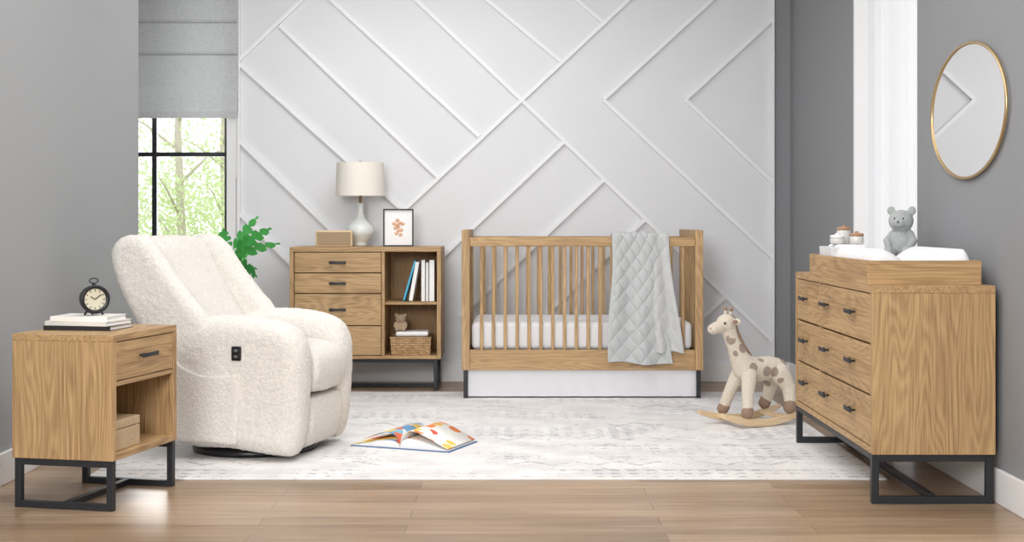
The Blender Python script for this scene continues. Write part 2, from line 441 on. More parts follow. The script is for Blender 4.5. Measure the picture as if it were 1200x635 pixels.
# ------------------------------------------------------------------ crib
def frame_rect(parent, name, fixed, a0, a1, z0, z1, t, plane):
    g = empty_child(name, parent)
    def bx(nm, p0, p1, q0, q1):
        if plane == 'x': box(nm, fixed, fixed+t, p0, p1, q0, q1, METAL, g, bev=.0015)
        else: box(nm, p0, p1, fixed, fixed+t, q0, q1, METAL, g, bev=.0015)
    bx('leg_front', a0, a0+t, z0, z1); bx('leg_rear', a1-t, a1, z0, z1)
    bx('bottom_bar', a0+t, a1-t, z0, z0+t); bx('top_bar', a0+t, a1-t, z1-t, z1)

cr = empty('crib', (-.285, 7.74, RZ))
CW, CD, zt = 1.369, .74, .955
for nm, x in (('left', 0), ('right', CW-.045)):
    g = empty_child('end_'+nm, cr)
    for n2, y in (('front', 0), ('rear', CD-.05)):
        box('post_'+n2, x, x+.045, y, y+.05, .16, zt, WZ, g)
    box('top_cap', x, x+.045, .05, CD-.05, zt-.055, zt, WY, g)
    box('bottom_rail', x+.008, x+.037, .05, CD-.05, .16, .27, WY, g)
    for i in range(9):
        y = .05+(CD-.1)*(i+1)/10; box('slat', x+.014, x+.031, y-.009, y+.009, .27, zt-.055, WZ, g, bev=.003)
    frame_rect(g, 'metal_leg_frame', x+.01, .01, CD-.01, 0, .16, .022, 'x')
for nm, y in (('front', .008), ('rear', CD-.04)):
    g = empty_child('side_'+nm, cr)
    box('top_rail', .045, CW-.045, y, y+.032, .862, .912, WX, g, bev=.004)
    box('bottom_rail', .045, CW-.045, y, y+.032, .16, .275, WX, g, bev=.003)
    for i in range(18):
        x = .045+(CW-.09)*(i+1)/19; box('slat', x-.0095, x+.0095, y+.008, y+.024, .275, .862, WZ, g, bev=.003)
mt = box('mattress', .055, CW-.055, .05, CD-.05, .27, .43, CLOTH, cr, bev=.03, seg=5)
v = []; f = []; n = 200
path = []
for i in range(n+1): path.append((.035+(CW-.07)*i/n, .034))
for i in range(60): path.append((CW-.035, .034+(CD-.07)*(i+1)/60))
for i in range(n): path.append((CW-.035-(CW-.07)*(i+1)/n, CD-.036))
for i in range(60): path.append((.035, CD-.036-(CD-.07)*(i+1)/60))
for i, (x, y) in enumerate(path):
    for z in (.008, .08, .165):
        w = .003*math.sin(i*.35)*(1-z/.2); v.append((x+w*.5, y+w, z))
for i in range(len(path)-1):
    for k in range(2): f.append((i*3+k, (i+1)*3+k, (i+1)*3+k+1, i*3+k+1))
mobj('bed_skirt', v, f, plain('bed_skirt_cotton', (222,222,226), .9, bump=.2, bscale=250, var=.02), cr, smooth=True)

BL = plain('quilt_fabric', (186,189,189), .9, bump=.3, bscale=400, var=.04)
BL2 = plain('quilt_backing', (196,197,196), .9, bump=.5, bscale=300, var=.12)
qb = empty('quilted_blanket', (-.285, 7.74, RZ))
def drape(name, x0t, x1t, x0b, x1b, zb0, zb1, off, quilt, mat, back, ph=0):
    nu, nv = 130, 300; v = []; f = []
    zr = .918; yf = .002-off; yb = .046+off
    for j in range(nv+1):
        t = j/nv
        for i in range(nu+1):
            u = i/nu
            zb = zb0+(zb1-zb0)*u+.006*math.sin(u*8+ph)
            Lf = zr-zb; La = .05; Lb = back; s = t*(Lf+La+Lb)
            drop = max(0, Lf-s)/Lf
            xa = x0t+(x0b-x0t)*drop+.008*math.sin(drop*6+ph); xb = x1t+(x1b-x1t)*drop+.008*math.sin(drop*5+1+ph); x = xa+(xb-xa)*u
            wav = ((.5+.5*math.sin(u*11+ph+drop*1.8))*.028+(.5+.5*math.sin(u*19+ph*2-drop*3))*.008)*min(1, drop*1.8)+.010*drop
            if s < Lf: y, z = yf-wav-.004, zb+s; nrm = Vector((0,-1,0))
            elif s < Lf+La:
                a = (s-Lf)/La*math.pi; y = (yf+yb)/2-math.cos(a)*(yb-yf)/2-.004*math.cos(a); z = zr+math.sin(a)*.012+.003; nrm = Vector((0,-math.cos(a), math.sin(a)))
            else: y, z = yb+.004, zr-(s-Lf-La); nrm = Vector((0,1,0))
            q = 0
            if quilt:
                U = u*(x1b-x0b)/.09; V = s/.10
                q = (abs(math.sin((U+V)*math.pi))**.4*abs(math.sin((U-V)*math.pi))**.4)*quilt
                e = min(u, 1-u); q *= min(1, e*12)
            p = Vector((x, y, z))+nrm*q
            v.append(p)
    for j in range(nv):
        for i in range(nu):
            a = j*(nu+1)+i; f.append((a, a+1, a+nu+2, a+nu+1))
    o = mobj(name, v, f, mat, qb, smooth=True)
    m = o.modifiers.new('s', 'SOLIDIFY'); m.thickness = .005; m.offset = 1
    return o
drape('quilt_front_fold', .852, 1.10, .828, 1.195, .21, .195, .008, .011, BL, .32)
drape('quilt_rear_fold', .99, 1.17, 1.05, 1.245, .27, .262, .002, .006, BL2, .3, 2)

# ------------------------------------------------------------------ tall dresser with cubbies (back)
dz = empty('dresser_with_shelves', (-1.326, 8.14, 0))
W, D, z0, z1 = .903, .42, .192, .86
box('side_left', 0, .025, 0, D, z0, z1-.028, WZ, dz); box('side_right', W-.025, W, 0, D, z0, z1-.028, WZ, dz)
box('top', 0, W, 0, D, z1-.028, z1, WX, dz); box('bottom', .025, W-.025, 0, D, z0, z0+.02, WX, dz)
box('divider', .548, .566, .004, D, z0+.02, z1-.028, WZ, dz)
box('back_panel', .025, W-.025, D-.012, D-.002, z0+.02, z1-.028, WIN, dz, bev=0)
box('drawer_carcass', .027, .548, .03, D-.02, z0+.02, z1-.03, DARKGAP, dz, bev=0)
for i, (a, b_) in enumerate([(.708,.828),(.586,.702),(.394,.580),(.216,.388)]):
    box('drawer_%d' % (i+1), .029, .545, .002, .03, a, b_, WX, dz)
    handle('handle_%d' % (i+1), dz, (.287, .002, (a+b_)/2+(.0)), (1,0,0), (0,-1,0), .1)
box('shelf', .566, W-.025, .02, D-.012, .515, .531, WX, dz)
frame_rect(dz, 'leg_frame_left', .02, .02, D-.02, 0, z0-.0, .022, 'x')
frame_rect(dz, 'leg_frame_right', W-.045, .02, D-.02, 0, z0-.0, .022, 'x')
box('stretcher', .04, W-.04, D/2-.011, D/2+.011, 0, .022, METAL, dz); box('stretcher_top', .04, W-.04, .03, .05, z0-.022, z0, METAL, dz)

bs = empty('books_on_shelf', (-1.326, 8.14, .531))
x = .70
for i, (c, w, h, an) in enumerate([((70,172,206), .012, .25, 16), ((244,244,242), .022, .24, 10), ((238,238,236), .022, .25, 0), ((226,226,226), .018, .235, 0), ((246,246,244), .03, .25, 0)]):
    mt_ = plain('book_cover_%d' % i, c, .5, var=.02)
    b_ = box('book_%d' % i, x, x+w, .05, .22, .002, h, mt_, bs, bev=.002)
    if an:
        b_.rotation_euler = (0, math.radians(an), 0); b_.location.x -= math.sin(math.radians(an))*h*-.5; b_.location.z += .001
        b_.location.x -= .03
    x += w+.004+(.02 if an else 0)
def wicker():
    m, nt, b = newmat('wicker')
    tc = N(nt, 'ShaderNodeTexCoord'); br = N(nt, 'ShaderNodeTexBrick'); br.inputs['Scale'].default_value = 1; br.inputs['Brick Width'].default_value = .022; br.inputs['Row Height'].default_value = .010
    br.inputs['Mortar Size'].default_value = .0015; br.inputs['Color1'].default_value = lin((220,184,138)); br.inputs['Color2'].default_value = lin((176,136,94)); br.inputs['Mortar'].default_value = lin((104,74,50))
    mp = N(nt, 'ShaderNodeMapping'); mp.inputs['Rotation'].default_value = (math.pi/2,0,0)
    nt.links.new(tc.outputs['Object'], mp.inputs[0]); nt.links.new(mp.outputs[0], br.inputs['Vector']); nt.links.new(br.outputs['Color'], b.inputs['Base Color'])
    b.inputs['Roughness'].default_value = .7
    return m
WK = wicker()
bk = empty('wicker_basket', (-1.326+.72, 8.14+.13, z0+.021))
def tapered(name, a, b_, c, d, h, mat, parent, t=.006):
    v = [(-a,-b_,0),(a,-b_,0),(a,b_,0),(-a,b_,0),(-c,-d,h),(c,-d,h),(c,d,h),(-c,d,h),(-c+t,-d+t,h),(c-t,-d+t,h),(c-t,d-t,h),(-c+t,d-t,h),(-a+t,-b_+t,t),(a-t,-b_+t,t),(a-t,b_-t,t),(-a+t,b_-t,t)]
    f = [(0,3,2,1)]+[(i, (i+1) % 4, (i+1) % 4+4, i+4) for i in range(4)]+[(4+i, 4+(i+1) % 4, 8+(i+1) % 4, 8+i) for i in range(4)]+[(8+i, 8+(i+1) % 4, 12+(i+1) % 4, 12+i) for i in range(4)]+[(12,13,14,15)]
    return mobj(name, v, f, mat, parent)
tapered('basket_body', .115, .1, .122, .11, .105, WK, bk)
tube('basket_rim', [(-.12,-.108,.105),(.12,-.108,.105),(.12,.108,.105),(-.12,.108,.105)], .007, WK, bk, closed=True)
for i in range(3):
    o = box('folded_cloth_%d' % i, -.1+.004*i, .105, -.09, .09, .05+.03*i, .078+.03*i, plain('cloth_stripe_%d' % i, [(236,234,230),(214,206,196),(240,238,236)][i], .9, var=.1, bscale=30, stretch=(1,1,20)), bk, bev=.012, seg=4)
tdx = empty('small_teddy', (-1.326+.655, 8.14+.09, z0+.021+.139))
ellipsoids('body', [((0,0,.03),(.028,.024,.03)), ((0,-.005,.075),(.03,.027,.027)), ((-.026,0,.097),.011), ((.026,0,.097),.011), ((-.03,-.01,.035),(.012,.012,.022)), ((.03,-.01,.035),(.012,.012,.022)), ((-.02,-.03,.01),(.012,.02,.01)), ((.02,-.03,.01),(.012,.02,.01)), ((0,-.03,.068),(.012,.01,.01))], boucle('tan_plush', (206,180,148), 400), tdx, .004)
for s in (-1,1): ball('eye', (s*.011,-.031,.08), .003, BLACK, tdx)
ball('nose', (0,-.041,.07), .0035, BLACK, tdx)

TZ = z1
rd = empty('tabletop_radio', (-1.326+.255, 8.14+.09, TZ+.001), 4)
box('cabinet', -.11, .11, -.04, .04, 0, .098, WL, rd, bev=.008)
box('speaker_cloth', -.10, .10, -.043, -.039, .01, .088, plain('speaker_cloth', (168,146,118), .9, bump=.6, bscale=500, var=.25), rd, bev=.002)
lp = empty('table_lamp', (-1.326+.392, 8.14+.265, TZ+.001))
lathe('ceramic_base', [(0,0),(.04,0),(.045,.01),(.043,.018),(.05,.03),(.08,.065),(.088,.09),(.08,.118),(.057,.145),(.033,.165),(.022,.19),(.018,.24),(.022,.262),(.012,.265),(0,.265)], CERAM, lp)
lathe('neck', [(0,.262),(.009,.262),(.009,.33),(.014,.33),(.014,.36),(0,.36)], BRASS, lp)
lathe('shade', [(.148,.308),(.151,.308),(.144,.512),(.141,.512),(.148,.308)], LAMPSH, lp, seg=96, smooth=False)
tube('shade_ring', [(.142*math.cos(a*math.pi/12), .142*math.sin(a*math.pi/12), .507) for a in range(24)], .002, BRASS, lp, closed=True)
for a in range(3):
    t = a*2*math.pi/3; tube('spider', [(0,0,.497),(.142*math.cos(t), .142*math.sin(t), .507)], .0015, BRASS, lp)
lathe('bulb', [(0,.36),(.012,.36),(.03,.40),(.028,.425),(0,.44)], WHITE, lp)
lathe('finial', [(0,.43),(.003,.43),(.003,.51),(.008,.515),(.006,.525),(0,.527)], BRASS, lp)
pf = empty('picture_frame', (-1.326+.635, 8.14+.16, TZ+.001), 8)
pw, ph = .092, .228
for nm, a in (('left', (-pw, -pw+.008, 0, ph)), ('right', (pw-.008, pw, 0, ph)), ('bottom', (-pw+.008, pw-.008, 0, .008)), ('top', (-pw+.008, pw-.008, ph-.008, ph))):
    box('frame_'+nm, a[0], a[1], -.012, .012, a[2], a[3], BLACK, pf, bev=.001)
box('mat_board', -pw+.008, pw-.008, -.002, .004, .008, ph-.008, plain('mat_board', (246,246,246), .6, var=.005), pf, bev=0)
PNK = plain('print_peach', (240,190,160), .7, var=.15, bscale=60)
for i in range(11):
    a = i*2.4; r = .009*math.sqrt(i)*1.25
    d = lathe('petal_%d' % i, [(0,0),(.0115,0),(.0115,.0008),(0,.0008)], PNK, pf, (r*math.cos(a)*.85, -.0025, .12+r*math.sin(a)*1.5), 16, rot=(math.pi/2,0,0))
box('easel', -.02, .02, .012, .016, .0, .17, BLACK, pf, bev=0)

# ------------------------------------------------------------------ six drawer dresser (right)
dr = empty('changing_dresser', (1.294, 4.9, 0))
Wx, Ly, a0, a1 = .442, 1.33, .178, .785
box('side_near', 0, Wx, 0, .028, a0, a1-.028, WZ, dr); box('side_far', 0, Wx, Ly-.028, Ly, a0, a1-.028, WZ, dr)
box('top', 0, Wx, 0, Ly, a1-.028, a1, WY, dr); box('bottom', 0, Wx, .028, Ly-.028, a0, a0+.022, WY, dr)
box('carcass', .03, Wx-.005, .03, Ly-.03, a0+.022, a1-.03, DARKGAP, dr, bev=0)
zh = (a1-.028-(a0+.022))/3
cols_ = [(.030, .852), (.872, Ly-.030)]
box('divider', .004, .03, .855, .869, a0+.022, a1-.028, WZ, dr)
for r in range(3):
    zb = a0+.022+zh*r+.004; zt_ = a0+.022+zh*(r+1)-.004
    for c, (p, q) in enumerate(cols_):
        box('drawer_%d_%d' % (r, c), .003, .03, p, q, zb, zt_, WY, dr)
        zc = (zb+zt_)/2+.01
        if c == 0:
            for hy in (.30, .73): handle('handle_%d' % r, dr, (.003, hy, zc), (0,1,0), (-1,0,0), .1)
        else: handle('handle_s%d' % r, dr, (.003, 1.13, zc), (0,1,0), (-1,0,0), .1)
frame_rect(dr, 'leg_frame_near', .008, 0, Wx-.004, 0, a0, .026, 'y')
frame_rect(dr, 'leg_frame_far', Ly-.034, 0, Wx-.004, .0095, a0, .026, 'y')
box('stretcher', Wx/2-.013, Wx/2+.013, .034, Ly-.034, .0095, .032, METAL, dr)
box('stretcher_top', .0, .026, .034, Ly-.034, a0-.022, a0, METAL, dr)
ct = empty('changing_tray', (1.294, 4.96, a1))
tx, ty, th = .412, .98, .088
box('end_near', 0, tx, 0, .02, 0, th, WX, ct); box('end_far', 0, tx, ty-.02, ty, 0, th, WX, ct)
box('side_left', 0, .02, .02, ty-.02, 0, th, WY, ct); box('side_right', tx-.02, tx, .02, ty-.02, 0, th, WY, ct)
box('base', .02, tx-.02, .02, ty-.02, 0, .008, WY, ct, bev=0)
cp = empty('changing_pad', (1.294, 4.96, a1+.009))
v = []; f = []; nu, nv = 60, 40
def padz(u, w):
    e = abs(2*u-1); z = .05+.07*math.sin(min(1, e/.85)*math.pi/2)**2.0
    ed = min(u, 1-u); z -= .045*max(0, 1-ed/.07)**2
    ew = min(w, 1-w); z -= .03*max(0, 1-ew/.05)**2
    return z
PL = .62
for i in range(nu+1):
    for j in range(nv+1):
        u, w = i/nu, j/nv; v.append((.026+(tx-.052)*u, .026+PL*w, padz(u, w)))
nb_ = len(v)
for i in range(nu+1):
    for j in range(nv+1):
        u, w = i/nu, j/nv; v.append((.026+(tx-.052)*u, .026+PL*w, .001))
for i in range(nu):
    for j in range(nv):
        a = i*(nv+1)+j; f.append((a, a+1, a+nv+2, a+nv+1)); f.append((a+nb_, a+nv+1+nb_, a+nv+2+nb_, a+1+nb_))
for i in range(nu):
    for j in (0, nv):
        a = i*(nv+1)+j; f.append((a, a+nv+1, a+nv+1+nb_, a+nb_))
for j in range(nv):
    for i in (0, nu):
        a = i*(nv+1)+j; f.append((a, a+1, a+1+nb_, a+nb_))
mobj('pad_body', v, f, CLOTH, cp, smooth=True)
cd = empty('nursery_caddy', (1.294, 4.96, a1+.009))
tapered('caddy_box', .085, .10, .092, .105, .115, plain('caddy_white', (222,224,226), .6), cd).location = (.118, .80, 0)
box('folded_wipes', .05, .19, .72, .88, .02, .125, CLOTH, cd, bev=.02, seg=4)
LID = plain('wood_lid', (168,128,96), .5)
JAR = plain('jar_porcelain', (206,204,200), .2)
JY = .126
for i, (x, y, h, lidm) in enumerate([(.115,.84,.055, LID), (.150,.76,.030, LID), (.07,.77,.022, plain('jar_lid_white', (238,238,236), .4))]):
    lathe('jar_%d' % i, [(0,JY),(.026,JY),(.029,JY+.006),(.029,JY+h),(.026,JY+.004+h),(0,JY+.004+h)], JAR, cd, (x,y,0))
    lathe('jar_lid_%d' % i, [(0,JY+.004+h),(.029,JY+.004+h),(.029,JY+.014+h),(.008,JY+.017+h),(.007,JY+.023+h),(0,JY+.025+h)], lidm, cd, (x,y,0))
be = empty('plush_bear', (1.632, 5.72, a1+.0765), -30)
parts = [((0,0,.075),(.06,.05,.07)), ((0,-.01,.185),(.07,.056,.056)), ((-.058,0,.236),(.024,.012,.024)), ((.058,0,.236),(.024,.012,.024)), ((0,-.06,.172),(.032,.024,.022)),
         ((-.045,-.055,.03),(.028,.05,.026)), ((.045,-.055,.03),(.028,.05,.026)), ((-.05,-.10,.035),(.024,.018,.028)), ((.05,-.10,.035),(.024,.018,.028))]
parts += chain([((-.05,0,.12),.02), ((-.075,-.03,.085),.02), ((-.06,-.06,.06),.019)]) + chain([((.05,0,.12),.02), ((.075,-.03,.085),.02), ((.06,-.06,.06),.019)])
ellipsoids('body', parts, PLUSHG, be, .005, .003)
for s in (-1,1): ball('eye', (s*.024,-.060,.197), .005, BLACK, be)
ball('nose', (0,-.084,.18), .007, plain('bear_nose', (110,112,114), .5), be)
be.scale = (.74,.74,.84)
ft = box('folded_towel', 1.565, 1.68, 5.63, 5.90, a1+.010, a1+.075, CLOTH, None, bev=.02, seg=4)

mr = empty('oval_mirror', (XR, 5.255, 1.44))
ry, rz = .43, .258
pts = [(-.012, ry*math.cos(2*math.pi*i/96), rz*math.sin(2*math.pi*i/96)) for i in range(96)]
tube('brass_frame', pts, .0065, BRASS, mr, closed=True)
mm, nt, b = newmat('mirror_glass'); b.inputs['Metallic'].default_value = 1; b.inputs['Roughness'].default_value = .02; b.inputs['Base Color'].default_value = (.93,.93,.93,1)
mobj('mirror_glass', [(-.012, p[1], p[2]) for p in pts]+[(-.002, p[1], p[2]) for p in pts], [tuple(range(96)), tuple(range(191, 95, -1))]+[(i, (i+1) % 96, 96+(i+1) % 96, 96+i) for i in range(96)], mm, mr)

# ------------------------------------------------------------------ nightstand
NR = (-1.394, 4.77); NA = -12.4
ns = empty('nightstand', (NR[0], NR[1], 0), NA)
def nsw(x, y):
    a = math.radians(NA); return (NR[0]+x*math.cos(a)-y*math.sin(a), NR[1]+x*math.sin(a)+y*math.cos(a))
d, w, b0, b1 = .393, .49, .176, .618
box('side_near', -d, 0, 0, .025, b0, b1-.025, WZ, ns); box('side_far', -d, 0, w-.025, w, b0, b1-.025, WZ, ns)
box('top', -d, 0, 0, w, b1-.025, b1, WY, ns); box('bottom', -d, 0, .025, w-.025, b0, b0+.024, WY, ns)
box('back_panel', -d+.002, -d+.012, .025, w-.025, b0+.024, b1-.025, WIN, ns, bev=0)
box('drawer_shelf', -d+.012, -.004, .025, w-.025, .435, .452, WY, ns)
box('drawer_box', -d+.03, -.03, .03, w-.03, .46, b1-.03, DARKGAP, ns, bev=0)
box('drawer_front', -.03, -.003, .028, w-.028, .455, b1-.028, WY, ns)
handle('handle', ns, (-.003, w/2, .53), (0,1,0), (1,0,0), .12)
frame_rect(ns, 'leg_frame_near', .004, -d+.008, -.004, 0, b0, .024, 'y')
frame_rect(ns, 'leg_frame_far', w-.028, -d+.008, -.004, 0, b0, .024, 'y')
box('stretcher', -d/2-.012, -d/2+.012, .028, w-.028, 0, .024, METAL, ns)
p = nsw(-.10, .14)
nb = empty('wooden_keepsake_box', (p[0], p[1], b0+.0245), NA)
box('box_base', -.08, .08, -.095, .095, 0, .075, WB, nb, bev=.003); box('box_lid', -.08, .08, -.095, .095, .077, .108, WB, nb, bev=.003)
p = nsw(-.235, .25)
sb = empty('stacked_books', (p[0], p[1], b1+.0005), NA)
zz = 0
for i, (c, hh, sx, sy, rot) in enumerate([((30,30,32), .016, .13, .095, 3), ((225,222,214), .016, .125, .09, -2), ((236,232,226), .017, .11, .085, 5)]):
    g = empty_child('book_%d' % i, sb); g.rotation_euler = (0,0,math.radians(rot)); g.location = (0,0,zz)
    cm = plain('cover_%d' % i, c, .5, var=.03)
    box('cover_bottom', -sx, sx, -sy, sy, 0, .002, cm, g, bev=0); box('cover_top', -sx, sx, -sy, sy, hh-.002, hh, cm, g, bev=0)
    box('spine', -sx, sx, -sy, -sy+.002, .002, hh-.002, cm, g, bev=0)
    box('pages', -sx+.003, sx-.003, -sy+.003, sy-.003, .002, hh-.002, WHITE, g, bev=0)
    zz += hh+.0003
ck = empty('alarm_clock', (p[0]+.02, p[1]-.005, b1+zz), 30)
R = .053; cz = .06
def ycyl(name, r, y0, y1, mat, parent, cz, r2=None, seg=48, x=0):
    r2 = r2 or r
    return lathe(name, [(0,y0),(r,y0),(r2,y1),(0,y1)], mat, parent, (x,0,cz), seg, rot=(math.pi/2,0,0), smooth=False)
ycyl('case', R*.9, -.03, .018, BLACK, ck, cz, R)
lathe('bezel', [(R-.014,.018),(R,.018),(R+.001,.024),(R-.006,.029),(R-.014,.022)], BLACK, ck, (0,0,cz), rot=(math.pi/2,0,0))
ycyl('dial', R-.012, .018, .020, plain('clock_dial', (206,200,176), .5, var=.02), ck, cz)
for i in range(12):
    a = i*math.pi/6; rr = R-.020
    o = box('tick_%d' % i, -.0012, .0012, -.0215, -.020, -.004, .004, BLACK, ck, bev=0); o.location = (rr*math.sin(a), -.0208, cz+rr*math.cos(a)); o.rotation_euler = (0,a,0)
for nm, a, L in (('hour_hand', -1.0, .02), ('minute_hand', .9, .028)):
    o = box(nm, -.0015, .0015, -.023, -.0215, -L/2, L/2, BLACK, ck, bev=0); o.location = (L/2*math.sin(a), -.0222, cz+L/2*math.cos(a)); o.rotation_euler = (0,a,0)
for s in (-1,1): tube('foot', [(s*.022,0,cz-.04),(s*.034,0,.002)], .004, BLACK, ck)
tube('foot_rear', [(0,.02,cz-.04),(0,.024,.002)], .004, BLACK, ck)
tube('top_post', [(0,0,cz+R-.002),(0,0,cz+R+.008)], .006, BLACK, ck)
tube('top_ring', [(.016*math.cos(a*math.pi/12), 0, cz+R+.015+.009*math.sin(a*math.pi/12)) for a in range(24)], .0022, BLACK, ck, closed=True)

# ------------------------------------------------------------------ recliner
ch = empty('recliner_armchair', (-1.130, 6.07, RZ), -15)
SO = (.009, .008, .014, 2)
arm = [(-.21,.065),(.03,.042),(.26,.020),(.32,.055),(.345,.20),(.355,.38),(.345,.49),(.285,.565),(.13,.600),(-.06,.602),(-.20,.565),(-.265,.46),(-.245,.25)]
prof('arm_near', arm, -.35, -.17, .075, BOUC, ch, soft=SO)
arm2 = [(x if x < .2 else x-.015, z) for x, z in arm]
prof('arm_far', arm2, .165, .335, .075, BOUC, ch, soft=SO)
wing = [(-.535,.82),(-.535,.89),(-.49,.938),(-.40,.945),(-.325,.895),(-.25,.79),(-.165,.69),(-.08,.58),(-.12,.44),(-.22,.34),(-.30,.38),(-.40,.54),(-.49,.70)]
prof('wing_near', wing, -.350, -.25, .05, BOUC, ch, soft=SO)
prof('wing_far', [(x+.035, z) for x, z in wing], .24, .34, .05, BOUC, ch, soft=SO)
back = [(-.515,.83),(-.51,.90),(-.46,.935),(-.39,.91),(-.32,.80),(-.235,.66),(-.15,.51),(-.14,.38),(-.24,.33),(-.30,.42),(-.40,.60),(-.47,.73)]
prof('back_cushion', back, -.275, .275, .045, BOUC, ch, soft=SO, bulge=.008)
seat = [(-.2,.30),(.1,.285),(.31,.275),(.35,.31),(.362,.38),(.338,.44),(.25,.475),(.05,.48),(-.15,.46),(-.21,.40)]
prof('seat_cushion', seat, -.185, .180, .04, BOUC, ch, soft=SO, bulge=.008)
foot = [(-.05,.075),(.15,.055),(.28,.035),(.320,.08),(.335,.16),(.33,.225),(.30,.255),(.1,.262),(-.05,.25)]
prof('footrest', foot, -.18, .18, .035, BOUC, ch, soft=SO)
rearp = [(-.245,.065),(-.20,.06),(-.16,.06),(-.15,.2),(-.15,.42),(-.2,.46),(-.26,.42),(-.255,.2)]
prof('rear_panel', rearp, -.30, .30, .03, BOUC, ch, soft=SO)
pocket = [(-.225,.09),(-.05,.075),(.055,.07),(.075,.09),(.082,.2),(.080,.345),(.070,.362),(-.01,.352),(-.10,.358),(-.17,.385),(-.235,.42),(-.242,.25)]
prof('side_pocket', pocket, -.368, -.325, .016, BOUC, ch, soft=(.006,.003,.018,1))
box('control_panel', .048, .092, -.358, -.335, .422, .483, BLACK, ch, bev=.006, seg=3)
for z in (.440, .465): ball('control_button', (.07, -.359, z), (.010,.003,.007), plain('button_grey', (90,92,96), .4), ch)
lathe('swivel_base', [(0,0),(.27,0),(.275,.012),(.27,.03),(.1,.035),(.1,.08),(0,.08)], BLACK, ch, (-.01,0,0))

# ------------------------------------------------------------------ plant
pl = empty('potted_philodendron', (-1.50, 7.30, RZ))
lathe('pot', [(0,.002),(.11,.002),(.14,.26),(.145,.27),(.132,.27),(.125,.24),(0,.24)], plain('pot_glaze', (225,222,216), .4), pl)
lathe('soil', [(0,.235),(.126,.24)], plain('soil', (60,44,32), 1), pl)
def leaf(name, base, tip, width, roll=0):
    base, tip = Vector(base), Vector(tip); d_ = tip-base; L = d_.length; d_.normalize()
    side = d_.cross(Vector((0,-1,0)));
    if side.length < .1: side = Vector((1,0,0))
    side.normalize(); side = Matrix.Rotation(roll, 3, d_) @ side; up = side.cross(d_)
    if up.z < 0: up = -up
    n = 72; v = []; f = []
    for i in range(n+1):
        t = i/n; wv = math.sin(math.pi*t**.6)**.7 if 0 < t < 1 else 0
        notch = (.5+.5*math.cos(t*2*math.pi*4.5+math.pi*.0))**5
        wd = width*wv*(1-.68*notch); sweep = .35*wd
        c = base+d_*L*t-up*(.22*L*t*t)
        v += [c-side*wd+d_*sweep-up*wd*.22, c, c+side*wd+d_*sweep-up*wd*.22]
    for i in range(n):
        a = i*3; f += [(a,a+1,a+4,a+3), (a+1,a+2,a+5,a+4)]
    return mobj(name, v, f, LEAF, pl, smooth=True)
LF = [((.04,-.05,.86),(.24,-.12,1.0),.042,.5),((.02,-.05,.86),(.13,-.08,1.04),.038,-.5),((.02,-.05,.82),(.28,-.1,.93),.04,.7),((-.03,-.04,.82),(-.03,-.1,.98),.045,.4),
      ((.0,-.04,.76),(.17,-.1,.78),.042,.6),((-.04,-.02,.78),(-.15,-.05,.93),.045,-.4),((.0,.03,.74),(.06,.15,.92),.045,0),((-.02,-.06,.70),(.10,-.14,.66),.042,.8),((-.04,0,.66),(-.2,.02,.72),.045,.2),((-.01,-.06,.76),(.07,-.15,.86),.045,.2),((.03,-.05,.80),(.20,-.15,.72),.04,.4)]
for i, (a, b_, w_, r_) in enumerate(LF):
    A = Vector(a)
    tube('stem_%d' % i, [(random.uniform(-.03,.03), random.uniform(-.03,.03), .24), (A.x*.5-.02, A.y*.5, .5), tuple(A)], .004, LEAF, pl)
    leaf('leaf_%d' % i, a, b_, w_, r_)

# ------------------------------------------------------------------ rocking giraffe
gi = empty('rocking_giraffe', (1.19, 6.78, RZ), 27)
def giraffemat():
    m = boucle('giraffe_plush', (236,224,206), 240, .8)
    nt = m.node_tree; b = nt.nodes['Principled BSDF']; src = b.inputs['Base Color'].links[0].from_socket
    tc = N(nt, 'ShaderNodeTexCoord'); v = N(nt, 'ShaderNodeTexVoronoi'); v.inputs['Scale'].default_value = 12; v.inputs['Randomness'].default_value = .7
    nt.links.new(tc.outputs['Object'], v.inputs['Vector'])
    lt = N(nt, 'ShaderNodeMath', operation='LESS_THAN'); nt.links.new(v.outputs['Distance'], lt.inputs[0]); lt.inputs[1].default_value = .30
    mx = N(nt, 'ShaderNodeMix', data_type='RGBA'); nt.links.new(lt.outputs[0], mx.inputs[0]); nt.links.new(src, mx.inputs[6]); mx.inputs[7].default_value = lin((166,148,134))
    nt.links.new(mx.outputs[2], b.inputs['Base Color']); return m
GM = giraffemat()
body = chain([((.155,0,.265),.056), ((.10,0,.27),.062), ((.03,0,.27),.06), ((-.04,0,.28),.064), ((-.075,0,.33),.047), ((-.11,0,.40),.037), ((-.14,0,.465),.034)])
ellipsoids('body', body, GM, gi, .006, .003)
head = [((-.155,0,.505),(.05,.046,.045)), ((-.205,0,.485),(.042,.034,.03)), ((-.232,0,.478),(.028,.032,.026))]+chain([((-.12,0,.42),.035),((-.145,0,.49),.037)])
ellipsoids('head', head, PLUSHC, gi, .005, .002)
